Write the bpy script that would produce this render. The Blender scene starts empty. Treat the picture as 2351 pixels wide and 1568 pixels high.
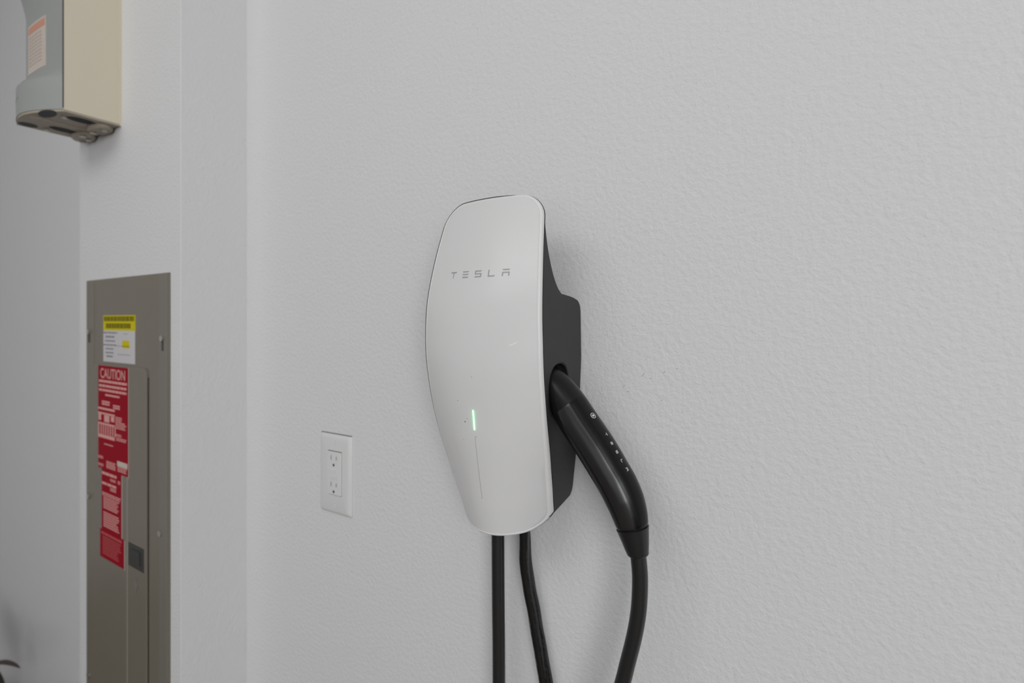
import bpy, bmesh, math, random
from mathutils import Vector, Matrix
random.seed(7)
C = bpy.context.scene.collection
SC = bpy.context.scene
PI = math.pi

# ---------------------------------------------------------------- camera
H0 = 1.35                      # camera height above the garage floor
cam_d = bpy.data.cameras.new('camera'); cam = bpy.data.objects.new('camera', cam_d); C.objects.link(cam)
cam_d.sensor_width = 36.0; cam_d.lens = 36.0*1200/2351; cam_d.shift_y = -0.0200
cam_d.clip_start = 0.02
cam.location = (0, -0.55, H0); cam.rotation_euler = (PI/2, 0, math.radians(32.64))
cam_d.dof.use_dof = True; cam_d.dof.focus_distance = 0.56; cam_d.dof.aperture_fstop = 3.6
SC.camera = cam

# ---------------------------------------------------------------- light and exposure
w = bpy.data.worlds.new('world'); SC.world = w; w.use_nodes = True
w.node_tree.nodes['Background'].inputs[0].default_value = (0.96, 0.98, 1.0, 1)
w.node_tree.nodes['Background'].inputs[1].default_value = 0.8
def area(name, loc, target, sx, sy, power, color=(1, 1, 1)):
    l = bpy.data.lights.new(name, 'AREA'); l.shape = 'RECTANGLE'; l.size = sx; l.size_y = sy
    l.energy = power; l.color = color
    o = bpy.data.objects.new(name, l); C.objects.link(o); o.location = loc
    o.rotation_euler = (Vector(target)-Vector(loc)).to_track_quat('-Z', 'Y').to_euler()
    return o
area('garage_door_daylight', (2.5, -2.6, 1.7), (-0.3, -0.5, 1.6), 3.0, 1.7, 110, (1.0, 1.0, 1.0))
area('ceiling_lamp', (-0.7, -1.7, 2.65), (-0.6, -0.5, 1.4), 1.6, 1.0, 14, (1.0, 0.995, 0.985))
SC.view_settings.view_transform = 'Standard'; SC.view_settings.look = 'None'
SC.view_settings.gamma = 1.0; SC.view_settings.use_curve_mapping = False
SC.view_settings.exposure = 0.0

# ---------------------------------------------------------------- materials
def mat(name, col, rough=0.5, metal=0.0, bump=None, var=None, spec=None, coat=None, emit=None):
    m = bpy.data.materials.new(name); m.use_nodes = True
    nt = m.node_tree; b = nt.nodes['Principled BSDF']
    b.inputs['Base Color'].default_value = (*col, 1); b.inputs['Roughness'].default_value = rough
    b.inputs['Metallic'].default_value = metal
    if spec is not None: b.inputs['Specular IOR Level'].default_value = spec
    if coat: b.inputs['Coat Weight'].default_value = coat[0]; b.inputs['Coat Roughness'].default_value = coat[1]
    if emit:
        b.inputs['Emission Color'].default_value = (*emit[0], 1); b.inputs['Emission Strength'].default_value = emit[1]
    tc = nt.nodes.new('ShaderNodeTexCoord')
    if var:                       # (scale, amount): soft variation of the base colour
        n = nt.nodes.new('ShaderNodeTexNoise'); n.inputs['Scale'].default_value = var[0]; n.inputs['Detail'].default_value = 4
        r = nt.nodes.new('ShaderNodeMapRange'); r.inputs['To Min'].default_value = 1-var[1]; r.inputs['To Max'].default_value = 1+var[1]
        x = nt.nodes.new('ShaderNodeVectorMath'); x.operation = 'SCALE'; x.inputs[0].default_value = col
        nt.links.new(tc.outputs['Object'], n.inputs['Vector']); nt.links.new(n.outputs['Fac'], r.inputs['Value'])
        nt.links.new(r.outputs['Result'], x.inputs['Scale']); nt.links.new(x.outputs['Vector'], b.inputs['Base Color'])
    if bump:                      # list of (scale, weight), distance
        prev = None
        for sc_, wt in bump[0]:
            n = nt.nodes.new('ShaderNodeTexNoise'); n.inputs['Scale'].default_value = sc_; n.inputs['Detail'].default_value = 2.0
            n.inputs['Roughness'].default_value = 0.5
            nt.links.new(tc.outputs['Object'], n.inputs['Vector'])
            mu = nt.nodes.new('ShaderNodeMath'); mu.operation = 'MULTIPLY'; mu.inputs[1].default_value = wt
            nt.links.new(n.outputs['Fac'], mu.inputs[0])
            if prev is None: prev = mu
            else:
                a = nt.nodes.new('ShaderNodeMath'); a.operation = 'ADD'
                nt.links.new(prev.outputs[0], a.inputs[0]); nt.links.new(mu.outputs[0], a.inputs[1]); prev = a
        bp = nt.nodes.new('ShaderNodeBump'); bp.inputs['Distance'].default_value = bump[1]; bp.inputs['Strength'].default_value = 1.0
        nt.links.new(prev.outputs[0], bp.inputs['Height']); nt.links.new(bp.outputs['Normal'], b.inputs['Normal'])
    return m
M_wall = mat('wall_paint', (0.72, 0.722, 0.728), 0.62, bump=([(175, 1.0), (560, 0.30)], 0.0010), spec=0.3)
M_ceil = mat('ceiling_paint', (0.72, 0.72, 0.72), 0.8, bump=([(150, 1.0)], 0.001))
M_floor = mat('concrete', (0.10, 0.075, 0.06), 0.7, bump=([(60, 1.0), (300, .3)], 0.001), var=(3, .15))
M_glass = mat('white_glass', (0.715, 0.715, 0.715), 0.25, spec=0.3, var=(14, .012))
M_rim = mat('white_plastic', (0.77, 0.77, 0.765), 0.38, spec=0.35)
M_gap = mat('black_gasket', (0.02, 0.02, 0.02), 0.6)
M_body = mat('charcoal_plastic', (0.035, 0.035, 0.036), 0.55, bump=([(1400, 1.0)], 0.00025), spec=0.45)
M_hsoft = mat('soft_black_plastic', (0.008, 0.008, 0.008), 0.30, spec=0.32)
M_hside = mat('satin_black_side', (0.020, 0.0195, 0.0195), 0.25, spec=0.6)
M_htop = mat('smooth_black_strip', (0.005, 0.005, 0.005), 0.26, spec=0.30)
M_boot = mat('black_rubber', (0.015, 0.015, 0.015), 0.33, spec=0.5)
M_cable = mat('black_cable_jacket', (0.018, 0.018, 0.018), 0.30, bump=([(700, 1.0)], 0.00005), spec=0.55)
M_cmatte = mat('matt_cable_jacket', (0.024, 0.024, 0.024), 0.55)
M_tape = mat('glossy_black_jacket', (0.010, 0.010, 0.010), 0.16, bump=([(90, 1.0), (260, .3)], 0.0009), spec=0.6)
M_print = mat('grey_print', (0.36, 0.36, 0.36), 0.4)
M_line = mat('grey_line', (0.47, 0.47, 0.47), 0.4)
M_led = mat('green_led', (0.1, 0.8, 0.3), 0.4, emit=((0.22, 1.0, 0.36), 5.0))
M_speck = mat('dark_speck', (0.08, 0.075, 0.07), 0.8)
M_scratch = mat('pale_scratch', (0.95, 0.95, 0.95), 0.5)
M_scuff = mat('grey_scuff', (0.32, 0.32, 0.32), 0.8)
M_plate = mat('outlet_plastic', (0.70, 0.70, 0.70), 0.35, spec=0.35)
M_dev = mat('outlet_face', (0.72, 0.72, 0.72), 0.35, spec=0.35)
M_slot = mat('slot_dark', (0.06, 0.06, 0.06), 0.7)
M_letter = mat('silver_print', (0.62, 0.62, 0.62), 0.35)
M_ring = mat('silver_ring', (0.75, 0.75, 0.75), 0.3)
M_panel = mat('panel_grey_enamel', (0.190, 0.170, 0.135), 0.36, bump=([(300, 1.0)], 0.0001), var=(5, .05))
M_panelr = mat('panel_strip_enamel', (0.20, 0.185, 0.16), 0.40, var=(5, .05))
M_latch = mat('dark_latch', (0.04, 0.04, 0.038), 0.45)
M_screw = mat('zinc_screw', (0.6, 0.58, 0.52), 0.35, metal=0.8)
M_red = mat('red_label', (0.30, 0.0, 0.012), 0.6, spec=0.12)
M_redp = mat('pale_print', (0.72, 0.36, 0.34), 0.6, spec=0.12)
M_redm = mat('faded_print', (0.45, 0.10, 0.10), 0.6, spec=0.12)
M_backing = mat('label_backing', (0.50, 0.44, 0.40), 0.6)
M_yel = mat('yellow_label', (0.62, 0.53, 0.01), 0.6, spec=0.12)
M_yeld = mat('olive_print', (0.20, 0.17, 0.005), 0.6, spec=0.12)
M_wlab = mat('white_label', (0.60, 0.58, 0.60), 0.6, spec=0.12)
M_wlp = mat('grey_label_print', (0.26, 0.25, 0.28), 0.6, spec=0.12)
M_boxg = mat('grey_enamel', (0.33, 0.345, 0.335), 0.45)
M_boxb = mat('beige_enamel', (0.67, 0.615, 0.49), 0.5)
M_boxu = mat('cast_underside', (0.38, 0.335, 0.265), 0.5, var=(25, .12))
M_hole = mat('deep_black', (0.008, 0.008, 0.01), 0.7)
M_peach = mat('salmon_header', (0.60, 0.29, 0.21), 0.5)
M_pale = mat('pale_label', (0.58, 0.51, 0.45), 0.5)
M_leaf = mat('maroon_leaf', (0.045, 0.018, 0.015), 0.5, var=(20, .3))
M_leafg = mat('dark_green_leaf', (0.015, 0.02, 0.012), 0.5, var=(20, .3))
M_pot = mat('clay_pot', (0.20, 0.10, 0.07), 0.8)
M_soil = mat('potting_soil', (0.03, 0.022, 0.016), 0.95, bump=([(120, 1)], .004))

# ---------------------------------------------------------------- helpers
# wall coordinates: s = x along the wall, d = distance out from the wall, z = height relative to the camera
def P(s, d, z): return Vector((s, -d, z+H0))
def obj(name, bm, m, parent=None, smooth=False, label=None):
    bmesh.ops.remove_doubles(bm, verts=bm.verts, dist=1e-6)
    bmesh.ops.recalc_face_normals(bm, faces=bm.faces)
    me = bpy.data.meshes.new(name); bm.to_mesh(me); bm.free()
    o = bpy.data.objects.new(name, me); C.objects.link(o)
    for x in (m if isinstance(m, (list, tuple)) else [m]): me.materials.append(x)
    if smooth:
        for p in me.polygons: p.use_smooth = True
        try: me.set_sharp_from_angle(angle=math.radians(smooth if smooth is not True else 40))
        except Exception: pass
    if parent:
        o.parent = parent; o.matrix_parent_inverse = Matrix.Translation(-parent.location)
    if label: o['label'] = label
    return o
def thing(name, loc, label, cat, group=None):
    o = bpy.data.objects.new(name, None); C.objects.link(o); o.location = loc; o.empty_display_size = 0.05
    o['label'] = label; o['category'] = cat
    if group: o['group'] = group
    return o
def struct(name, bm, m):
    o = obj(name, bm, m); o['kind'] = 'structure'; return o
def box(bm, x0, x1, y0, y1, z0, z1, bev=0, seg=2):
    r = bmesh.ops.create_cube(bm, size=1, matrix=Matrix.Translation(((x0+x1)/2, (y0+y1)/2, (z0+z1)/2)) @ Matrix.Diagonal((x1-x0, y1-y0, z1-z0, 1)))
    if bev:
        es = list({e for v in r['verts'] for e in v.link_edges})
        bmesh.ops.bevel(bm, geom=es, offset=bev, segments=seg, affect='EDGES', profile=0.5)
def wbox(bm, s0, s1, d0, d1, z0, z1, bev=0, seg=2): box(bm, s0, s1, -d1, -d0, z0+H0, z1+H0, bev, seg)
def B(*a, **k):
    bm = bmesh.new(); wbox(bm, *a, **k); return bm
def disc(bm, c, axis, r, h, n=20, r2=None):     # short cylinder centred at c along axis
    q = Vector(axis).to_track_quat('Z', 'Y').to_matrix().to_4x4()
    bmesh.ops.create_cone(bm, cap_ends=True, segments=n, radius1=r, radius2=r if r2 is None else r2, depth=h, matrix=Matrix.Translation(c) @ q)
def loft(bm, rings, cap=True, mi=None):
    vs = [[bm.verts.new(p) for p in r] for r in rings]; n = len(vs[0])
    for i in range(len(vs)-1):
        for j in range(n):
            f = bm.faces.new((vs[i][j], vs[i][(j+1) % n], vs[i+1][(j+1) % n], vs[i+1][j]))
            if mi: f.material_index = mi(i, j)
    if cap:
        bm.faces.new(vs[0][::-1]); bm.faces.new(vs[-1])
    return vs
def catmull(pts, n):
    out = []; P_ = [Vector(p) for p in pts]; P_ = [2*P_[0]-P_[1]] + P_ + [2*P_[-1]-P_[-2]]
    for i in range(1, len(P_)-2):
        a, b, c, d = P_[i-1:i+3]
        for k in range(n):
            t = k/n
            out.append(0.5*((2*b)+(c-a)*t+(2*a-5*b+4*c-d)*t*t+(3*b-a-3*c+d)*t**3))
    out.append(P_[-2]); return out
def frames(pts, ref=Vector((0, -1, 0))):
    fr = []
    for i, p in enumerate(pts):
        t = (pts[min(i+1, len(pts)-1)]-pts[max(i-1, 0)]).normalized()
        b = (ref-t*ref.dot(t)).normalized(); n = b.cross(t).normalized()
        fr.append((p, t, n, b))
    return fr
def tube(pts, r, n=20, ref=Vector((0, -1, 0))):
    bm = bmesh.new(); rings = []
    T = None
    prev = None
    for i, p in enumerate(pts):          # parallel transport so a tube can turn any way
        t = (pts[min(i+1, len(pts)-1)]-pts[max(i-1, 0)]).normalized()
        if prev is None: b = (ref-t*ref.dot(t)).normalized()
        else: b = (prev-t*prev.dot(t)).normalized()
        prev = b; nn = b.cross(t)
        rings.append([p+nn*(r*math.cos(a))+b*(r*math.sin(a)) for a in [2*PI*k/n for k in range(n)]])
    loft(bm, rings); return bm
def lerp(x, xs, ys):
    if x <= xs[0]: return ys[0]
    for i in range(1, len(xs)):
        if x <= xs[i]:
            t = (x-xs[i-1])/(xs[i]-xs[i-1]); return ys[i-1]+t*(ys[i]-ys[i-1])
    return ys[-1]
def cspl(x, xs, ys):           # smooth monotone-ish cubic through the table
    if x <= xs[0]:  return ys[0]+(x-xs[0])*(ys[1]-ys[0])/(xs[1]-xs[0])
    if x >= xs[-1]: return ys[-1]+(x-xs[-1])*(ys[-1]-ys[-2])/(xs[-1]-xs[-2])
    for i in range(1, len(xs)):
        if x <= xs[i]:
            h = xs[i]-xs[i-1]; t = (x-xs[i-1])/h
            def sl(k):
                a, b = max(k-1, 0), min(k+1, len(xs)-1); return (ys[b]-ys[a])/(xs[b]-xs[a])
            m0, m1 = sl(i-1)*h, sl(i)*h
            return (2*t**3-3*t*t+1)*ys[i-1]+(t**3-2*t*t+t)*m0+(-2*t**3+3*t*t)*ys[i]+(t**3-t*t)*m1

# ---------------------------------------------------------------- the garage
XL, XR, YF, CZ = -3.3, 2.6, -6.0, 2.75
def slab(name, x0, x1, y0, y1, z0, z1, m):
    bm = bmesh.new(); box(bm, x0, x1, y0, y1, z0, z1); return struct(name, bm, m)
slab('floor', XL, XR, YF, 0.12, -0.1, 0, M_floor)
slab('ceiling', XL, XR, YF, 0.12, CZ, CZ+0.1, M_ceil)
wall = slab('wall_back', XL, XR, 0, 0.12, 0, CZ, M_wall)
slab('wall_left', XL-0.12, XL, YF, 0.12, 0, CZ, M_wall)
slab('wall_right', XR, XR+0.12, YF, 0.12, 0, CZ, M_wall)
bm = bmesh.new()          # front wall with the open garage doorway
box(bm, XL, -1.1, YF-0.12, YF, 0, CZ); box(bm, 2.3, XR, YF-0.12, YF, 0, CZ); box(bm, -1.1, 2.3, YF-0.12, YF, 2.3, CZ)
struct('wall_front', bm, M_wall)
# furred-out chase that carries the breaker panel (rounded metal corner bead)
BD = 0.1142
bm = bmesh.new()
prof = [(-1.3601, 0.0)]
for k in range(7):
    a = PI/2*k/6; prof.append((-1.3601+0.001*(1-math.cos(a)), BD-0.001*(1-math.sin(a))))
for k in range(7):
    a = PI/2*k/6; prof.append((-0.9348-0.001*(1-math.sin(a)), BD-0.001*(1-math.cos(a))))
prof.append((-0.9348, 0.0))
loft(bm, [[Vector((s, -d, 0)) for s, d in prof], [Vector((s, -d, CZ)) for s, d in prof]])
chase = struct('wall_chase', bm, M_wall)
for p in chase.data.polygons: p.use_smooth = False

# scuffs and nicks on the wall, thin irregular flakes of dirt
bm = bmesh.new()
for s, z, L, a, wd in [(-.167, -.029, .003, .5, .0008), (-.1795, -.0385, .0022, .9, .0007), (-.1815, -.0412, .0014, -.6, .0007), (-.1619, -.0537, .0046, .8, .0010),
                       (-.1483, -.0493, .0050, .5, .0006), (-.1849, -.0582, .0075, .95, .0006), (-.1768, -.0614, .0018, .2, .0012), (-.206, -.0713, .0045, .8, .0007),
                       (-.2015, -.0772, .0040, -.2, .0010), (-.230, -.0817, .0014, -1, .0007), (-.2275, -.086, .0026, -1.1, .0005), (-.1642, -.0837, .0022, .1, .0010),
                       (-.1434, -.0937, .0016, 0, .0009), (-.209, .126, .0015, .5, .0008), (-.357, .31, .0012, 1.2, .0006), (-.35, .29, .0010, .4, .0006),
                       (-.176, -.20, .0015, -1.2, .0007), (-.1755, -.262, .002, -1.1, .0006), (-.53, -.19, .0018, .3, .0006), (-.49, -.42, .0020, -.6, .0006), (-.465, -.405, .0014, .2, .0006)]:
    n = 8; c = P(s, 0.0002, z); e1 = Vector((math.cos(a), 0, math.sin(a))); e2 = Vector((-math.sin(a), 0, math.cos(a)))
    lo = []; hi = []
    for k in range(n):
        t = 2*PI*k/n; j = random.uniform(.6, 1.25)
        q = c+e1*(L*.40*math.cos(t)*j)+e2*(wd*.36*math.sin(t)*j); lo.append(q+Vector((0, .0002, 0))); hi.append(q)
    loft(bm, [lo, hi])
sc = obj('scuff_mark', bm, M_scuff, wall); sc['kind'] = 'stuff'

# ---------------------------------------------------------------- charging station
S0 = -0.3306
ZW = [-.232, -.2, -.18, -.16, -.14, -.12, -.1, -.08, -.06, -.04, -.02, 0, .02, .04, .06, .08, .1, .12, .136]
WW = [.0600, .0636, .0663, .0686, .0709, .0725, .0736, .0745, .0751, .0756, .0756, .0751, .0744, .0731, .0713, .0693, .067, .0646, .0626]
ZE = [-.24, -.2, -.18, -.16, -.14, -.12, -.10, -.08, -.06, -.04, -.02, 0, .02, .04, .06, .08, .1, .12, .14]
EE = [.0425, .0557, .0624, .0694, .0762, .0826, .0884, .0929, .0967, .0993, .1003, .1004, .0991, .0961, .0921, .0874, .0819, .0759, .0695]
ZC_ = [-.24, -.196, -.13, -.10, -.02, .05, .13]
CC = [.041, .036, .026, .021, .0125, .007, .005]
ZT, ZB = .1335, -.2325
def Wd(z): return cspl(z, ZW, WW)
def surf(s, z):               # distance of the curved front from the wall
    u = min(1.0, abs((s-S0)/Wd(z)))
    return cspl(z, ZE, EE)+cspl(z, ZC_, CC)*(1-u**2.1)
def outline(e):
    """closed outline of the front, inset by e: rows (left, right) from bottom to top"""
    rb, rt = .024-e, .025-e; zb, zt = ZB+e, ZT-e; rows = []
    N = 12
    zs = [zb+rb*(1-math.cos(PI/2*k/N)) for k in range(N)]
    m = 46
    zs += [zb+rb+(zt-rt-zb-rb)*k/m for k in range(m+1)]
    zs += [zt-rt*(1-math.sin(PI/2*k/N)) for k in range(1, N+1)]
    for z in zs:
        w_ = Wd(z)-e
        if z < zb+rb: w_ = w_-rb+math.sqrt(max(0, rb*rb-(zb+rb-z)**2))
        if z > zt-rt: w_ = w_-rt+math.sqrt(max(0, rt*rt-(z-zt+rt)**2))
        rows.append((z, w_))
    return rows
NU = 25
def warp(u, z, wf):           # top and bottom edges are slightly arched
    k = 0
    if z > .09: k = .003*((z-.09)/.045)*(1-u*u)
    if z < -.19: k = -.0005+.011*(min(1, (-.19-z)/.0425))*(u*u)*wf
    return z+k
def ring(e, off):             # closed loop of points
    rows = outline(e); pts = []
    def pt(u, z, w_):
        s = S0+u*w_; zz = warp(u*min(1, w_/Wd(z)), z, 1); return P(s, surf(s, z)+off, zz)
    z, w_ = rows[0]
    for j in range(NU): pts.append(pt(-1+2*j/NU, z, w_))
    for z, w_ in rows[:-1]: pts.append(pt(1, z, w_))
    z, w_ = rows[-1]
    for j in range(NU): pts.append(pt(1-2*j/NU, z, w_))
    for z, w_ in rows[:0:-1]: pts.append(pt(-1, z, w_))
    return pts
def sheet(e, off):
    rows = outline(e); g = []
    for z, w_ in rows:
        r = []
        for j in range(NU+1):
            u = -1+2*j/NU; s = S0+u*w_; r.append(P(s, surf(s, z)+off, warp(u*min(1, w_/Wd(z)), z, 1)))
        g.append(r)
    return g
ev = thing('charging_station', P(S0, 0, -.1), 'white curved car charging station with black sides mounted on the wall', 'charger')
bm = bmesh.new()              # white frame: rounded lip with a fine groove inside it
loops = [ring(e, o) for e, o in [(0.0012, -.0058), (0, -.0052), (0, -.0024), (.0003, -.0012), (.0012, -.0005), (.0024, -.0003), (.0030, -.0008), (.0034, -.0010), (.0034, -.004), (.0012, -.0062)]]
loft(bm, loops+[loops[0]], cap=False)
obj('front_frame', bm, M_rim, ev, smooth=60)
bm = bmesh.new()              # curved glass front
g = sheet(.0031, -.00045); vs = [[bm.verts.new(p) for p in r] for r in g]
for i in range(len(vs)-1):
    for j in range(NU): bm.faces.new((vs[i][j], vs[i][j+1], vs[i+1][j+1], vs[i+1][j]))
bmesh.ops.remove_doubles(bm, verts=bm.verts, dist=1e-6)
bnd = [e for e in bm.edges if e.is_boundary]
ex = bmesh.ops.extrude_edge_only(bm, edges=bnd)
for v in [x for x in ex['geom'] if isinstance(x, bmesh.types.BMVert)]: v.co.y += .003
obj('front_glass', bm, M_glass, ev, smooth=50)
bm = bmesh.new()              # thin dark gasket between front and body
l2 = [ring(e, o) for e, o in [(.004, -.0060), (-.0003, -.0056), (-.0003, -.0066), (.004, -.0072)]]
loft(bm, l2+[l2[0]], cap=False)
nr = len(outline(0)); ra, rb_, rc, rd_ = ring(.0004, -.0006), ring(-.00045, -.0010), ring(-.00045, -.0018), ring(.0004, -.0022)
n0, n1 = NU+nr+1, len(ra)-3     # hairline bead along the top and the left edge
seg = [[ra[i].lerp(q[i], min(1, (i-n0+1)/9, (n1-i)/26)) for q in (ra, rb_, rc, rd_)] for i in range(n0, n1)]
seg = [[q+Vector((0, -.00002*j, 0)) for j, q in enumerate(x)] for x in seg]
loft(bm, seg)
obj('gasket', bm, M_gap, ev)
# body, row by row: right and left sides follow the outline, the back follows the cable hook and the wall
RZ = [-.2118, -.2106, -.206, -.2005, -.196, -.190, -.12, -.04, .012, .0178, .0215, .0238, .0262, .0275, .0284, .0293, .0340, .0404, .048, .0585, .069, .0806, .0925, .1039, .1134, .1224]
RD = [.052, .0493, .0266, .0045, .0010, .0, .0, .0, .0, .0012, .0040, .0077, .0180, .0272, .0370, .0460, .0525, .0574, .0616, .0651, .0676, .0692, .0701, .0707, .0716, .0726]
bm = bmesh.new(); rings = []
for z, rd in zip(RZ, RD):
    w_ = Wd(z)-.0012
    if z < -.2105: w_ -= .012*(abs(z+.2105)/.0035)*0.2
    if z > .1075: w_ = w_-.026+math.sqrt(.026**2-(z-.1075)**2)
    dF = cspl(z, ZE, EE)-.006; dF = max(dF, rd+.0003)
    cF = min(dF+.004, dF+cspl(z, ZC_, CC)*.3)
    c = min(.003, (dF-rd)*.3); dB = rd
    rings.append([P(S0-w_, dF, z), P(S0-w_*.6, cF, z), P(S0+w_*.6, cF, z), P(S0+w_, dF, z), P(S0+w_, dB+c, z), P(S0+w_-c*.4, dB+c*.3, z), P(S0+w_-c, dB, z),
                  P(S0-w_+c, dB, z), P(S0-w_+c*.4, dB+c*.3, z), P(S0-w_, dB+c, z)])
loft(bm, rings)
body = obj('body', bm, M_body, ev, smooth=28)
# holster opening cut into the right-hand side of the body
HD = Vector((-.76, 0, 1.0)).normalized()
cut = bmesh.new()
c0 = P(-.2556, .0558, -.0755); rr = []
def pw(x): return math.copysign(abs(x)**.88, x)
ud = Vector((0, -1, 0)); vz = Vector((0, 0, 1))
for k, t in enumerate([0.03, 0.004, 0.0008, -.0012, -.045]):
    ctr = c0+Vector((t, 0, -t*0.9)); ext = 1.12 if k == 0 else (1.10 if k == 1 else (1.04 if k == 2 else .985))
    rr.append([ctr+ud*(.0247*ext*pw(math.cos(a)))+vz*(.0313*ext*pw(math.sin(a))) for a in [2*PI*j/48 for j in range(48)]])
loft(cut, rr)
cutter = obj('cutter', cut, M_gap)
md = body.modifiers.new('b', 'BOOLEAN'); md.operation = 'DIFFERENCE'; md.object = cutter; md.solver = 'EXACT'
bpy.context.view_layer.update()
dg = bpy.context.evaluated_depsgraph_get()
nm = bpy.data.meshes.new_from_object(body.evaluated_get(dg)); body.modifiers.clear(); body.data = nm
nm.materials.clear(); nm.materials.append(M_body)
for p in nm.polygons: p.use_smooth = True
try: nm.set_sharp_from_angle(angle=math.radians(28))
except Exception: pass
bpy.data.objects.remove(cutter)
# rounded liner inside the opening
bm = bmesh.new(); rr = []
for t, k in [(-.0015, .975), (-.0015, .93), (-.040, .90), (-.040, .965)]:
    ctr = c0+Vector((t, 0, -t*.9)); rr.append([ctr+ud*(.0247*k*pw(math.cos(a)))+vz*(.0313*k*pw(math.sin(a))) for a in [2*PI*j/48 for j in range(48)]])
loft(bm, rr+[rr[0]], cap=False)
obj('holster_liner', bm, M_gap, ev, smooth=40)

def on_front(s, z, off=.0002): return P(s, surf(s, z)-.00045+off, z)
def patch(bm, poly, off=.0002, th=.0004):       # thin printed shape following the curved front
    lo = [on_front(s, z, -th) for s, z in poly]; hi = [on_front(s, z, off) for s, z in poly]
    loft(bm, [lo, hi])
# letters, drawn as strokes in a unit box (0..1, 0..1)
GLY = {'T': [[(0, 1), (1, 1), (.88, .8), (.58, .8), (.52, 0), (.46, 0), (.42, .8), (.12, .8)]],
       'E': [[(0, 1), (1, 1), (.88, .82), (.12, .82)], [(0, .6), (1, .6), (.88, .42), (.12, .42)], [(0, .2), (1, .2), (.88, 0), (.12, 0)]],
       'S': [[(0, 1), (1, 1), (.88, .82), (.0, .82)], [(0, .82), (.16, .82), (.16, .42), (0, .42)], [(.16, .6), (1, .6), (1, .42), (.16, .42)], [(.84, .42), (1, .42), (1, .18), (.84, .18)], [(.1, .18), (1, .18), (1, 0), (0, 0)]],
       'L': [[(0, 1), (.16, 1), (.16, 0), (0, 0)], [(.16, .18), (1, .18), (.9, 0), (.16, 0)]],
       'A': [[(0, 1), (1, 1), (.88, .82), (.12, .82)], [(0, .6), (1, .6), (1, .42), (0, .42)], [(0, .42), (.16, .42), (.16, 0), (0, 0)], [(.84, .42), (1, .42), (1, 0), (.84, 0)]]}
bm = bmesh.new()
lw, lh = .0088, .0075
for k, ch in enumerate('TESLA'):
    xs = S0+(-2+k)*.0172-lw/2
    for poly in GLY[ch]: patch(bm, [(xs+lw*a, .0465+lh*b) for a, b in poly])
obj('lettering', bm, M_print, ev, label='grey spaced-out lettering on the white front')
bm = bmesh.new(); n = 14      # status light: a slim proud light bar
lo = []; hi = []
zs = [-.0935-.0215*k/n for k in range(n+1)]
L_ = [on_front(S0-.0007*math.sin(PI*(k+.6)/(n+1.2)), z, -.0003) for k, z in enumerate(zs)]
M_ = [on_front(S0, z, .0011) for z in zs]
R_ = [on_front(S0+.0007*math.sin(PI*(k+.6)/(n+1.2)), z, -.0003) for k, z in enumerate(zs)]
loft(bm, [[L_[k], M_[k], R_[k]] for k in range(n+1)])
obj('status_light', bm, M_led, ev, label='short vertical glowing green light bar')
bm = bmesh.new()
for k in range(12):
    z0_, z1_ = -.1222-.0693*k/12, -.1222-.0693*(k+1)/12
    patch(bm, [(S0-.00035, z0_), (S0+.00035, z0_), (S0+.00035, z1_), (S0-.00035, z1_)], .0001)
obj('light_slot', bm, M_line, ev, label='thin grey unlit line below the green light')
bm = bmesh.new()
for s, z, r in [(-.3428, -.1075, .0008), (-.3395, -.1040, .0004), (-.3475, -.1275, .0003), (-.3305, -.0585, .0004), (-.3515, -.0855, .0005), (-.3290, -.1220, .0004)]:
    patch(bm, [(s+r*random.uniform(.6, 1.2)*math.cos(a), z+r*random.uniform(.6, 1.1)*math.sin(a)) for a in [2*PI*k/7 for k in range(7)]], .0002)
obj('speck', bm, M_speck, ev)['kind'] = 'stuff'
bm = bmesh.new()
patch(bm, [(-.2868, -.0240), (-.2850, -.0247), (-.2790, -.0219), (-.2760, -.0203), (-.2790, -.0214), (-.2845, -.0239)], .0001)
obj('scratch', bm, M_scratch, ev)

# ---------------------------------------------------------------- charging handle in its holster
HC = [(-.2880, -.0560, .0330), (-.2720, -.0640, .0365), (-.2590, -.0735, .0385), (-.2455, -.0885, .0402), (-.2342, -.1040, .0415), (-.2226, -.1186, .0416), (-.2145, -.1289, .0415), (-.2070, -.1393, .0410),
      (-.2001, -.1493, .0405), (-.1918, -.1616, .0402), (-.1845, -.1754, .0388), (-.1796, -.1883, .0358), (-.1762, -.2011, .0317)]
HB = [(-.1762, -.2011, .0317), (-.1735, -.2126, .0266), (-.1712, -.2235, .0215), (-.1708, -.2262, .0202)]
HDEP = .0570
conn = thing('charging_connector', P(-.2145, HDEP, -.129), 'black charging handle plugged into the side of the white charger with its cable', 'charging handle')
cl = catmull([P(a, HDEP, b) for a, b, c in HC], 8)
wl = []
for i in range(len(HC)-1):
    for k in range(8): wl.append(HC[i][2]+(HC[i+1][2]-HC[i][2])*k/8)
wl.append(HC[-1][2])
FR = frames(cl)
def hsec(i, phis, grow=0.0):
    p, t, n, b = FR[i]; r = wl[i]/2+grow
    return [p+n*(r*math.cos(math.radians(a)))+b*(r*.98*math.sin(math.radians(a))) for a in phis]
sgn = 1 if FR[10][2].x > 0 else -1
if sgn < 0: FR = [(p, t, -n, b) for p, t, n, b in FR]
full = [360*k/72 for k in range(72)]
SEAM = 24
bm = bmesh.new()
def gr(i): return -.0001 if i < SEAM-1 else (-.0001-.0003*min(1, (i-SEAM+1)/3) if i < len(cl)-2 else -.0010)
loft(bm, [hsec(i, full, gr(i)) for i in range(0, len(cl))])
obj('handle_shell', bm, M_hsoft, conn, smooth=30)
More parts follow.
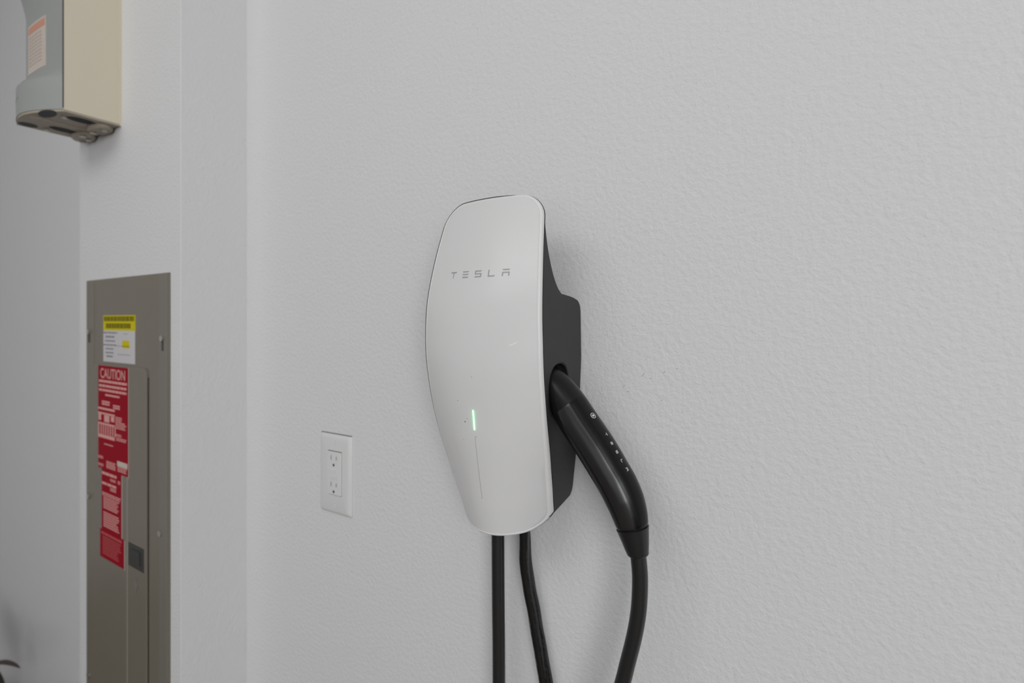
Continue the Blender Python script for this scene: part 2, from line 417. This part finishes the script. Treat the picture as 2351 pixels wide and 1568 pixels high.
def strip(a0, a1, i0, i1, grow, name, m, n=14, taper=0, label=None):
    bm = bmesh.new(); rings = []
    for i in range(i0, i1+1):
        t = (i-i0)/(i1-i0); sh = taper*max(0, (t-.55)/.45)**2 if taper else 0
        ph = [a0+(a1-sh-a0)*k/n for k in range(n+1)]; g = grow
        if i in (i0, i1): g = grow-.0004
        o_ = hsec(i, ph, g); o_[0] = hsec(i, [ph[0]], -.0008)[0]; o_[-1] = hsec(i, [ph[-1]], -.0008)[0]
        inner = hsec(i, [ph[-1]-1, ph[0]+1], -.0015)
        rings.append([o_[0]]+hsec(i, [ph[0]+1.2], g)+o_[1:-1]+hsec(i, [ph[-1]-1.2], g)+[o_[-1]]+inner)
    loft(bm, rings)
    return obj(name, bm, m, conn, smooth=30, label=label)
E_ = len(cl)-1
strip(-22, 57.5, SEAM, E_-1, .0000, 'button_strip', M_htop, taper=6, label='smooth black strip along the top of the handle')
strip(58, 110, SEAM, E_-1, -.0001, 'side_panel', M_hside, label='satin dark grey band along the handle')
def on_handle(fi, phi, off=.0003):
    i = int(fi); f_ = fi-i; a = hsec(i, [phi], off)[0]; b = hsec(min(i+1, E_), [phi], off)[0]; return a.lerp(b, f_)
# distance along the handle to index
acc = [0]
for i in range(1, len(cl)): acc.append(acc[-1]+(cl[i]-cl[i-1]).length)
def idx(L):
    for i in range(1, len(acc)):
        if acc[i] >= L: return i-1+(L-acc[i-1])/(acc[i]-acc[i-1])
    return E_
def near_idx(s, z):
    q = P(s, HDEP, z); return min(range(len(cl)), key=lambda i: (cl[i]-q).length)
R0 = math.radians(1)
def hpatch(bm, poly, phi0, L0):            # poly in metres: x along the handle, y up towards smaller phi
    lo, hi = [], []
    for x, y in poly:
        fi = idx(L0+x); ph = phi0-math.degrees(y/.0205)
        lo.append(on_handle(fi, ph, -.0003)); hi.append(on_handle(fi, ph, .00025))
    loft(bm, [lo, hi])
PB = 14
LT = acc[near_idx(-.2140, -.1235)]; LA = acc[near_idx(-.1935, -.1535)]
bm = bmesh.new(); gw, gh = .0031, .0028
for k, ch in enumerate('TESLA'):
    x0 = LT+(LA-LT)*k/4-gw/2
    for poly in GLY[ch]: hpatch(bm, [(gw*a, gh*(b-.5)) for a, b in poly], PB, x0)
obj('lettering', bm, M_letter, conn, label='small silver lettering along the handle')
LB = acc[near_idx(-.2265, -.1045)]
bm = bmesh.new()
for k in range(24):
    a0, a1 = 2*PI*k/24, 2*PI*(k+1)/24
    hpatch(bm, [(.0032*math.cos(a0), .0032*math.sin(a0)), (.0032*math.cos(a1), .0032*math.sin(a1)), (.0026*math.cos(a1), .0026*math.sin(a1)), (.0026*math.cos(a0), .0026*math.sin(a0))], PB, LB)
hpatch(bm, [(.0013*math.cos(2*PI*k/14), .0013*math.sin(2*PI*k/14)) for k in range(14)], PB, LB)
obj('button', bm, M_ring, conn, label='small round silver button mark')
# strain relief boot
bp = catmull([P(a, HDEP, b) for a, b, c in HB], 5); bw = []
for i in range(len(HB)-1):
    for k in range(5): bw.append(HB[i][2]+(HB[i+1][2]-HB[i][2])*k/5)
bw.append(HB[-1][2])
bm = bmesh.new(); rings = []
for i, (p, t, n, b) in enumerate(frames(bp)):
    r = bw[i]/2+.0001
    if i == 0: rings.append([p+n*((r-.0012)*math.cos(a))+b*((r-.0012)*math.sin(a)) for a in [2*PI*k/48 for k in range(48)]])
    q = p+t*(.0005 if i == 0 else 0)
    rings.append([q+n*(r*math.cos(a))+b*(r*math.sin(a)) for a in [2*PI*k/48 for k in range(48)]])
p, t, n, b = frames(bp)[-1]; r = bw[-1]/2
for dr, dt in [(-.0003, .0006), (-.0012, .0011), (-.0028, .0011)]:
    rings.append([p+t*dt+n*((r+dr)*math.cos(a))+b*((r+dr)*math.sin(a)) for a in [2*PI*k/48 for k in range(48)]])
loft(bm, rings)
obj('strain_relief', bm, M_boot, conn, smooth=30)
# cable from the handle: down to the floor, round, and up again beneath the charger
cp = [(-.1712, .057, -.2215), (-.1700, .0565, -.2330), (-.1692, .0555, -.2480), (-.1696, .0550, -.2660), (-.1712, .0550, -.2860), (-.1752, .0550, -.3090), (-.1822, .0550, -.3383), (-.1890, .0555, -.3660),
      (-.215, .057, -.46), (-.245, .06, -.60), (-.262, .065, -.80), (-.255, .08, -1.05), (-.215, .12, -1.25), (-.150, .17, -1.338), (-.06, .24, -1.342), (.02, .33, -1.342), (-.02, .42, -1.342),
      (-.20, .44, -1.342), (-.36, .36, -1.342), (-.40, .22, -1.325), (-.372, .10, -1.20), (-.352, .045, -1.00), (-.3484, .035, -.75), (-.3484, .035, -.4305), (-.3492, .035, -.34), (-.3499, .035, -.2536), (-.3499, .035, -.214)]
bm = tube(catmull([P(*p) for p in cp], 10), .0077, 22)
obj('cable', bm, M_cable, conn, smooth=60, label='long black cable looping down from the handle and up under the charger')

# twisted glossy supply cord behind it
pts = catmull([P(*p) for p in [(-.3222, .022, -.205), (-.3217, .020, -.2495), (-.3202, .018, -.2956), (-.3120, .015, -.3431), (-.3056, .014, -.3779), (-.2972, .013, -.4201), (-.282, .012, -.50), (-.262, .012, -.62),
                               (-.25, .012, -.80), (-.25, .012, -1.05), (-.252, .013, -1.28), (-.25, .03, -1.334), (-.24, .10, -1.340), (-.15, .20, -1.340)]], 16)
bm = bmesh.new(); rings = []; acc2 = 0
for i, (p, t, n, b) in enumerate(frames(pts, Vector((.1, -1, .05)).normalized())):
    if i: acc2 += (pts[i]-pts[i-1]).length
    tw = .45+acc2/0.30*2*PI*.55+.5*math.sin(acc2*22); ring_ = []
    for k in range(36):
        a = 2*PI*k/36
        r = .0060+.0024*abs(math.cos(a))**1.2-.0006*abs(math.sin(a))**6
        r *= 1+.03*math.sin(acc2*160+3*a)*math.sin(a*2)
        ring_.append(p+n*(r*math.cos(a+tw))+b*(r*.95*math.sin(a+tw)))
    rings.append(ring_)
loft(bm, rings)
o = obj('supply_cord', bm, M_tape, smooth=60); o['label'] = 'glossy twisted black cord hanging beneath the charger, slanting to the right'; o['category'] = 'cord'

# ---------------------------------------------------------------- wall outlet
ot = thing('wall_outlet', P(-.6825, 0, -.2423), 'white rectangular wall outlet with two sockets left of the charger', 'outlet')
bm = bmesh.new(); rings = []
for ins, d in [(0.0, 0), (0, .0018), (.0012, .0034), (.0045, .0056), (.0060, .0060)]:
    s0, s1, z0, z1 = -.7195+ins, -.6455-ins, -.3055+ins, -.1795-ins; r = .0035
    pr = []
    for cx_, cz_, a0 in [(s1-r, z1-r, 0), (s0+r, z1-r, 90), (s0+r, z0+r, 180), (s1-r, z0+r, 270)]:
        for k in range(5):
            a = math.radians(a0+22.5*k); pr.append(P(cx_+r*math.cos(a), d, cz_+r*math.sin(a)))
    rings.append(pr)
def rrect(s0, s1, z0, z1, r, d):
    pr = []
    for cx_, cz_, a0 in [(s1-r, z1-r, 0), (s0+r, z1-r, 90), (s0+r, z0+r, 180), (s1-r, z0+r, 270)]:
        for k in range(5):
            a = math.radians(a0+22.5*k); pr.append(P(cx_+r*math.cos(a), d, cz_+r*math.sin(a)))
    return pr
rings += [rrect(-.6974, -.6638, -.2752, -.2052, .0015, .0060), rrect(-.6974, -.6638, -.2752, -.2052, .0015, .0040)]
loft(bm, rings)
obj('cover_plate', bm, M_plate, ot, smooth=25)
bm = bmesh.new(); loft(bm, [rrect(-.6968, -.6646, -.2742, -.2062, .0012, .003), rrect(-.6968, -.6646, -.2742, -.2062, .0012, .0074), rrect(-.6962, -.6652, -.2736, -.2068, .0012, .0080)])
obj('socket_face', bm, M_dev, ot, smooth=25)
for zc in (-.2190, -.2610):
    bm = bmesh.new()
    wbox(bm, -.6876, -.6866, .0079, .00815, zc-.0005, zc+.0068); wbox(bm, -.6752, -.6742, .0079, .00815, zc-.0000, zc+.0060)
    disc(bm, P(-.6810, .0080, zc-.0078), (0, 1, 0), .0020, .0003, 12); wbox(bm, -.6826, -.6794, .0079, .00815, zc-.0100, zc-.0080)
    obj('socket_slots', bm, M_slot, ot)
for z0, z1 in ((-.2392, -.2330), (-.2478, -.2416)):
    bm = B(-.6895, -.6720, .0078, .0092, z0, z1, bev=.0005); obj('button', bm, M_dev, ot)
bm = B(-.6900, -.6715, .0079, .0081, -.2498, -.2484); obj('button_edge_strip', bm, M_plate, ot)  # thin strip of plate plastic just below the lower button
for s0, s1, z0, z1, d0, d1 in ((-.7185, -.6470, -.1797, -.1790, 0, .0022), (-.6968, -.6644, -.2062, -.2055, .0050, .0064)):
    bm = B(s0, s1, d0, d1, z0, z1); obj('gap_shade_strip', bm, M_slot, ot)  # solid dark slivers painting in the shade along both top edges
for z in (-.1905, -.2925):
    bm = bmesh.new(); disc(bm, P(-.6808, .0063, z), (0, 1, 0), .0028, .0012, 16, .0024); obj('screw', bm, M_dev, ot, smooth=30)

# ---------------------------------------------------------------- breaker panel in the chase
pn = thing('breaker_panel', P(-1.14, BD, -.38), 'tall grey metal breaker panel with red caution and yellow labels, set in the chase', 'electrical panel')
bm = B(-1.3148, -.9690, BD-.001, BD+.0035, -.98, .0827, bev=.0012); obj('cover', bm, M_panel, pn)
bm = B(-1.3100, -1.275, BD+.003, BD+.0045, -.97, .078, bev=.0007); 
obj('edge_fold', bm, M_panel, pn)
bm = B(-1.000, -.9705, BD+.003, BD+.0050, -.975, .080, bev=.0010); obj('edge_fold', bm, M_panelr, pn)
bm = bmesh.new()              # door with rounded upper corners
def doorpts(s0, s1, z0, z1, r, d):
    pr = []
    for cx_, cz_, a0 in [(s1-r, z1-r, 0), (s0+r, z1-r, 90), (s0+r, z0+r, 180), (s1-r, z0+r, 270)]:
        for k in range(6):
            a = math.radians(a0+18*k); pr.append(P(cx_+r*math.cos(a), d, cz_+r*math.sin(a)))
    return pr
loft(bm, [doorpts(-1.272, -1.0425, -.90, -.0840, .010, BD+.003), doorpts(-1.272, -1.0425, -.90, -.0840, .010, BD+.0055), doorpts(-1.2708, -1.0437, -.8988, -.0852, .010, BD+.0063)])
door = obj('door', bm, M_panel, pn)
bm = B(-1.1205, -1.1170, BD+.0055, BD+.00655, -.895, -.092); obj('rib', bm, mat('rib_highlight', (0.32, 0.285, 0.245), .45), door)  # rib painted paler than the door to carry a highlight along the crease
bm = B(-1.0440, -1.0395, BD+.0028, BD+.0040, -.90, -.10); obj('door_gap', bm, M_gap, pn)
bm = B(-1.1130, -1.0520, BD+.006, BD+.0068, -.4485, -.4060, bev=.0003); obj('latch', bm, M_latch, door, label='dark square latch')
bm = bmesh.new()
wbox(bm, -1.100, -1.066, BD+.0065, BD+.0082, -.4400, -.4150, bev=.0006); obj('pull', bm, M_latch, door)
bm = bmesh.new(); disc(bm, P(-1.083, BD+.0066, -.478), (0, 1, 0), .0075, .0015, 20); wbox(bm, -1.0845, -1.0815, BD+.006, BD+.0080, -.492, -.464, bev=.0005)
obj('keyhole', bm, M_panelr, door)
for s, z in ((-.9872, -.0300), (-.9934, -.3649), (-1.2973, -.0220), (-1.2973, -.3560), (-.9934, -.72), (-1.2973, -.72)):
    bm = bmesh.new(); disc(bm, P(s, BD+.0060, z), (0, 1, 0), .0052, .0036, 16, .0040); obj('screw', bm, M_screw, pn, smooth=30)
for s, z in ((-.9862, -.0415), (-1.2968, -.034)):
    bm = B(s-.0036, s+.0036, BD+.0045, BD+.0052, z-.0095, z+.0065); obj('slot', bm, M_slot, pn)
# labels ------------------------------------------------------
LD = BD+.0066
def lab(name, m, s0, s1, z0, z1, d0=LD-.0006, d1=LD, label=None, parent=pn):
    bm = B(s0, s1, d0, d1, z0, z1); return obj(name, bm, m, parent, label=label)
def prints(name, m, rects, d, parent):
    bm = bmesh.new()
    for s0, s1, z0, z1 in rects: wbox(bm, s0, s1, d-.0001, d+.0002, z0, z1)
    o = obj(name, bm, m, parent)
    if len(rects) > 1: o['kind'] = 'stuff'
    return o
CD = BD+.0045
bk = lab('label_backing', M_backing, -1.1141-.002, -1.1122, -.2895, -.0865, LD-.0008, LD-.0001)
ca = lab('caution_label', M_red, -1.2469, -1.1141, -.2883, -.0870, LD-.0006, LD, 'red caution label')
crv = bpy.data.curves.new('caution_text', 'FONT'); crv.body = 'CAUTION'; crv.size = 1.0; crv.extrude = 0.0; crv.offset = 0.012
to = bpy.data.objects.new('tmp_text', crv); C.objects.link(to); bpy.context.view_layer.update()
tm = bpy.data.meshes.new_from_object(to.evaluated_get(bpy.context.evaluated_depsgraph_get())); bpy.data.objects.remove(to)
xs = [v.co.x for v in tm.vertices]; ys = [v.co.y for v in tm.vertices]
x0, x1, y0, y1 = min(xs), max(xs), min(ys), max(ys)
ts0, ts1, tz0, tz1 = -1.2360, -1.1265, -.1115, -.0920
for v in tm.vertices:
    v.co = P(ts0+(v.co.x-x0)/(x1-x0)*(ts1-ts0), LD+.0003, tz0+(v.co.y-y0)/(y1-y0)*(tz1-tz0))
tm.materials.clear(); tm.materials.append(M_redp)
to = bpy.data.objects.new('lettering', tm); C.objects.link(to); to.parent = ca; to['label'] = 'CAUTION in pale capitals'
def rows_of(s0, s1, z0, z1, n, fill=.55, ragged=.12, words=5):
    out = []
    for i in range(n):
        zt = z1-(z1-z0)*i/n; hgt = (z1-z0)/n*fill; e = s1-random.uniform(0, ragged)*(s1-s0); s = s0
        while s < e-.003:
            ww = (s1-s0)/words*random.uniform(.6, 1.2); ww = min(ww, e-s); out.append((s, s+ww*.88, zt-hgt, zt)); s += ww
    return out
r = []
for q in [(-1.2433, -1.1172, -.1209, -.1150), (-1.2433, -1.1187, -.1298, -.1240), (-1.2433, -1.1187, -.138, -.1325), (-1.2136, -1.1488, -.1461, -.1417)]: r += rows_of(*q, 1, .8, .02, 8)
r += rows_of(-1.2292, -1.1915, -.1649, -.1554, 2, .7, .1, 3)+rows_of(-1.1781, -1.1455, -.1684, -.1598, 2, .7, .1, 3)
prints('small_print', M_redp, r, LD, ca)
r = [(-1.2469, -1.1715, -.1731, -.1690), (-1.2469, -1.1715, -.1822, -.1785), (-1.2451, -1.2330, -.1945, -.1822), (-1.2188, -1.1949, -.1962, -.1815), (-1.1881, -1.1735, -.1930, -.1830), (-1.2469, -1.1715, -.2021, -.1985)]
r += [(-1.2350+.0105*k, -1.2350+.0105*k+.0045, -.2205, -.2017) for k in range(7)]+[(-1.2469, -1.2420, -.2210, -.2017), (-1.2469, -1.1715, -.2281, -.2214)]
prints('wiring_diagram', M_redp, r, LD, ca)
r = rows_of(-1.1682, -1.1392, -.191, -.1815, 3)+rows_of(-1.1682, -1.1203, -.2052, -.191, 4)+rows_of(-1.1682, -1.1392, -.2195, -.2138, 2)+rows_of(-1.165, -1.1203, -.2276, -.2205, 2)
r += rows_of(-1.2188, -1.1748, -.2416, -.238, 1)+rows_of(-1.2469, -1.2223, -.2705, -.2645, 2)+rows_of(-1.2469, -1.2188, -.2853, -.2794, 2)+rows_of(-1.2085, -1.165, -.2854, -.2709, 5, .6, .1, 3)+rows_of(-1.1590, -1.118, -.285, -.275, 3)
prints('small_print', M_redp, r, LD, ca)
prints('white_patch', M_pale, [(-1.1601, -1.1172, -.2738, -.2639)], LD+.0001, ca)
lb = lab('danger_label', M_red, -1.2310, -1.1424, -.4080, -.2884, LD-.0007, LD-.0001, 'narrower red label below the caution label')
r = rows_of(-1.2292, -1.1617, -.2996, -.2937, 1, .9, .02, 3)+rows_of(-1.2292, -1.1617, -.3188, -.3136, 1, .9, .02, 3)+rows_of(-1.1915, -1.165, -.3088, -.3031, 2)+rows_of(-1.1915, -1.165, -.3276, -.3204, 2)+rows_of(-1.158, -1.144, -.309, -.302, 2)
r += rows_of(-1.2275, -1.1455, -.3413, -.3335, 2, .6, .05, 5)+rows_of(-1.2223, -1.1475, -.3660, -.3420, 6, .55, .2, 6)+rows_of(-1.2223, -1.1475, -.4019, -.3711, 7, .55, .2, 6)
prints('small_print', M_redp, r, LD-.0001, lb)
lab('label_backing', M_backing, -1.1425, -1.1395, -.4085, -.2895, LD-.0009, LD-.0002)
lc = lab('hazard_label', M_red, -1.2380, -1.1313, -.4620, -.4072, LD-.0006, LD, 'lowest red label with small print')
r = rows_of(-1.2327, -1.1392, -.4167, -.4115, 1, .9, .05, 6)+rows_of(-1.2257, -1.1420, -.4560, -.4195, 8, .5, .2, 7)
prints('small_print', M_redm, r, LD, lc)
lab('label_backing', M_backing, -1.1320, -1.1285, -.4630, -.4080, LD-.0009, LD-.0002)
YD = BD+.0041
yl = lab('solar_label', M_yel, -1.2301, -1.0918, -.0182, .0109, YD-.0008, YD, 'yellow and white label above the red caution label')
wl_ = lab('label_body', M_wlab, -1.2301, -1.0934, -.0790, -.0182, YD-.0008, YD, 'white lower half of the yellow label', parent=yl)
prints('heading', M_yeld, rows_of(-1.2270, -1.0950, -.0020, .0088, 1, .85, .0, 9)+rows_of(-1.2174, -1.1068, -.0150, -.0045, 1, .9, .0, 8), YD, yl)
r = []
for q in [(-1.2301, -1.1651, -.0243, -.0212), (-1.2192, -1.1788, -.0325, -.0287), (-1.221, -1.1753, -.0401, -.0371), (-1.2290, -1.1685, -.0479, -.0449), (-1.2192, -1.1822, -.0553, -.0522), (-1.2192, -1.1822, -.0629, -.0598), (-1.2156, -1.1857, -.0703, -.0665), (-1.1685, -1.1092, -.0479, -.0468), (-1.1400, -1.1200, -.0246, -.0235), (-1.1651, -1.1092, -.064, -.0628)]:
    r += rows_of(*q, 1, .9, .02, 3)
prints('small_print', M_wlp, r, YD, yl)
prints('roof_symbol', M_yel, [(-1.145, -1.1156, -.0509, -.0363)], YD, yl)

# ---------------------------------------------------------------- grey and beige electrical box high on the chase
iv = thing('inverter_box', P(-1.24, BD, .3735), 'tall grey and beige electrical box high on the chase, above the breaker panel', 'electrical box')
BX0, BX1, BZ = -1.3160, -1.1615, .3735
def fdep(t, z):               # t 0 at the right edge .. 1 at the left edge; front bulges at the foot and again higher up
    if z < .4276: k = 1
    elif z < .455: k = 1-(z-.4276)/.0274
    elif z < .572: k = 0
    elif z < .64: k = 1.3*((z-.572)/.068)**1.3
    else: k = 1.3
    left = .2110+.0143*k
    return .2014+(left-.2014)*t+(.012+.014*k)*math.sin(PI*t)*(.35 if k < .5 else .8)
zs = [BZ, .39, .41, .4276, .435, .443, .450, .455, .47, .50, .53, .56, .572, .58, .59, .60, .61, .62, .63, .64, .70, .80, .90, 1.0]
bm = bmesh.new(); rings = []
NF = 12
for z in zs:
    front = [P(BX1+(BX0-BX1)*k/NF, fdep(k/NF, z), z) for k in range(NF+1)]
    rings.append([P(BX1, BD, z)]+front+[P(BX0, BD, z)])
loft(bm, rings)
hs = obj('housing', bm, [M_boxg, M_boxb], iv, smooth=30, label='grey enamelled housing with a beige right side')
for p in hs.data.polygons:
    if p.normal.x > .9: p.material_index = 1
bm = B(BX1-.001, BX1+.0006, .2008, .2022, BZ+.002, 1.0); obj('corner_seam', bm, M_slot, iv)
bm = B(BX1-.001, BX1+.0030, BD-.0005, BD+.0030, BZ-.004, 1.0); obj('back_flange', bm, M_boxb, iv)
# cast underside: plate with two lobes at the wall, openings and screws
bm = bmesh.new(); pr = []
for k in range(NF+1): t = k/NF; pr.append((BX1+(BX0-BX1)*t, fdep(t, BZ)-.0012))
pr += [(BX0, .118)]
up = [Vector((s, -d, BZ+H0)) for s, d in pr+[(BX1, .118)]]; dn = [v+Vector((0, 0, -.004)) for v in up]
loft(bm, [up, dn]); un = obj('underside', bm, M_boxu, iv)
for s_, w_ in ((-1.203, .030), (-1.283, .030)):
    bm = bmesh.new(); rg = []
    for dz, k in ((-.003, 1), (-.008, 1), (-.011, .86)):
        rg.append([P(s_+w_*k*math.cos(a), .133+.018*k*math.sin(a), BZ+dz) for a in [2*PI*j/28 for j in range(28)]])
    loft(bm, rg); lobe = obj('conduit_hub', bm, M_boxu, un, smooth=40)
for s, d, a, b in ((-1.188, .166, .013, .022), (-1.276, .166, .013, .022)):
    bm = bmesh.new()
    loft(bm, [[P(s+a*math.cos(t), d+b*math.sin(t), BZ-.0035) for t in [2*PI*j/24 for j in range(24)]], [P(s+a*math.cos(t), d+b*math.sin(t), BZ-.0046) for t in [2*PI*j/24 for j in range(24)]]])
    obj('knockout_opening', bm, M_hole, un)
for s, d, a, b, g_ in ((-1.200, .212, .026, .011, 0), (-1.298, .213, .013, .014, 0)):
    bm = bmesh.new()
    loft(bm, [[P(s+a*math.cos(t), d+b*math.sin(t), BZ-.0035) for t in [2*PI*j/24 for j in range(24)]], [P(s+a*math.cos(t), d+b*math.sin(t), BZ-.0045) for t in [2*PI*j/24 for j in range(24)]]])
    obj('recess', bm, M_slot, un)
bm = bmesh.new()
wbox(bm, -1.2372, -1.2348, .122, .225, BZ-.0065, BZ-.0035, bev=.0006); obj('rib', bm, M_boxu, un)
for s, d, r_ in ((-1.187, .192, .0042), (-1.293, .187, .0046), (-1.257, .142, .0060), (-1.218, .139, .0058), (-1.186, .132, .0050), (-1.272, .128, .0055), (-1.300, .128, .0045)):
    bm = bmesh.new(); disc(bm, P(s, d, BZ-.0062 if d > .15 else BZ-.0120), (0, 0, 1), r_, .004, 14, r_*.8); obj('screw', bm, M_screw, un, smooth=30)
# label on the grey front
def on_box(s, z, off): return P(s, fdep((s-BX1)/(BX0-BX1), z)+off, z)
def bpatch(name, m, poly, off, parent=iv, label=None, sub=6):
    bm = bmesh.new(); s0, s1, z0, z1 = poly
    top = []; 
    for k in range(sub):
        a, b = s0+(s1-s0)*k/sub, s0+(s1-s0)*(k+1)/sub
        loft(bm, [[on_box(s, z, -.0003) for s, z in ((a, z0), (b, z0), (b, z1), (a, z1))], [on_box(s, z, off) for s, z in ((a, z0), (b, z0), (b, z1), (a, z1))]])
    return obj(name, bm, m, parent, label=label)
wlb = bpatch('warning_label', M_pale, (-1.302, -1.219, .4625, .5535), .0004, label='pale label with a salmon heading on the grey front')
bpatch('heading', M_peach, (-1.298, -1.222, .5365, .5495), .0006, wlb)
bm = bmesh.new()
for k in range(9):
    z = .528-.0065*k; e = random.uniform(.0, .02)
    for j in range(4):
        a = -1.296+.016*j; bmq = [(a, z), (a+.013, z), (a+.013, z+.0022), (a, z+.0022)]
        loft(bm, [[on_box(s, z_, .0002) for s, z_ in bmq], [on_box(s, z_, .0006) for s, z_ in bmq]])
obj('small_print', bm, mat('label_small_print', (.46, .38, .34), .5), wlb)
bpatch('rating_label', mat('rating_label', (.34, .34, .32), .5), (-1.300, -1.262, .405, .437), .0004, label='small faint label on the foot')

# ---------------------------------------------------------------- potted plant, only leaf tips reach the frame
pl = thing('potted_plant', (-2.03, -.16, 0), 'dark red-brown leaf tip of a plant at the lower left edge of the picture', 'plant')
bm = bmesh.new(); rg = []
for r_, z in ((.085, 0), (.115, .20), (.122, .20), (.124, .225), (.112, .225), (.110, .19)):
    rg.append([Vector((-2.03+r_*math.cos(a), -.16+r_*math.sin(a), z)) for a in [2*PI*k/32 for k in range(32)]])
loft(bm, rg); obj('pot', bm, M_pot, pl, smooth=40)
bm = bmesh.new(); disc(bm, Vector((-2.03, -.16, .195)), (0, 0, 1), .108, .012, 28); obj('soil', bm, M_soil, pl)
bm = bmesh.new(); bmq = catmull([Vector((-2.03, -.16, .18)), Vector((-2.035, -.165, .27)), Vector((-2.03, -.16, .36))], 6)
rg = []
for i, p in enumerate(bmq): rg.append([p+Vector(((.011-.004*i/12)*math.cos(a), (.011-.004*i/12)*math.sin(a), 0)) for a in [2*PI*k/10 for k in range(10)]])
loft(bm, rg); obj('stem', bm, M_leaf, pl, smooth=60)
def leaf(p0, p1, p2, wd, m):
    bm = bmesh.new(); n = 14; rg = []
    side = (Vector(p2)-Vector(p0)).cross(Vector((0, 0, 1))).normalized()
    for k in range(n+1):
        t = k/n; p = Vector(p0)*(1-t)**2+Vector(p1)*2*t*(1-t)+Vector(p2)*t*t
        w_ = wd*math.sin(PI*min(1, t*.97+.03))**.7*(1-t*.25)+.0006
        up = Vector((0, 0, 1)); rg.append([p-side*w_+up*w_*.55, p+up*-.0005, p+side*w_+up*w_*.55, p+side*w_*.98+up*(w_*.55+.0012), p+up*.0012, p-side*w_*.98+up*(w_*.55+.0012)])
    loft(bm, rg); return obj('leaf', bm, m, pl, smooth=50)
b0 = (-2.03, -.16, .345)
leaf(b0, (-1.88, -.135, .480), (-1.672, -.13, .516), .013, M_leaf)
leaf(b0, (-1.98, -.12, .42), (-1.905, -.10, .345), .022, M_leafg)
for a, h_, l_ in ((140, .50, .26), (200, .46, .24), (250, .52, .22), (90, .52, .10), (170, .55, .2), (290, .48, .16)):
    c_, s_ = math.cos(math.radians(a)), math.sin(math.radians(a))*.5
    leaf(b0, (-2.03+c_*l_*.5, -.16+s_*l_*.5, h_), (-2.03+c_*l_, -.16+s_*l_*.8, h_-.12), .024, random.choice([M_leaf, M_leafg]))
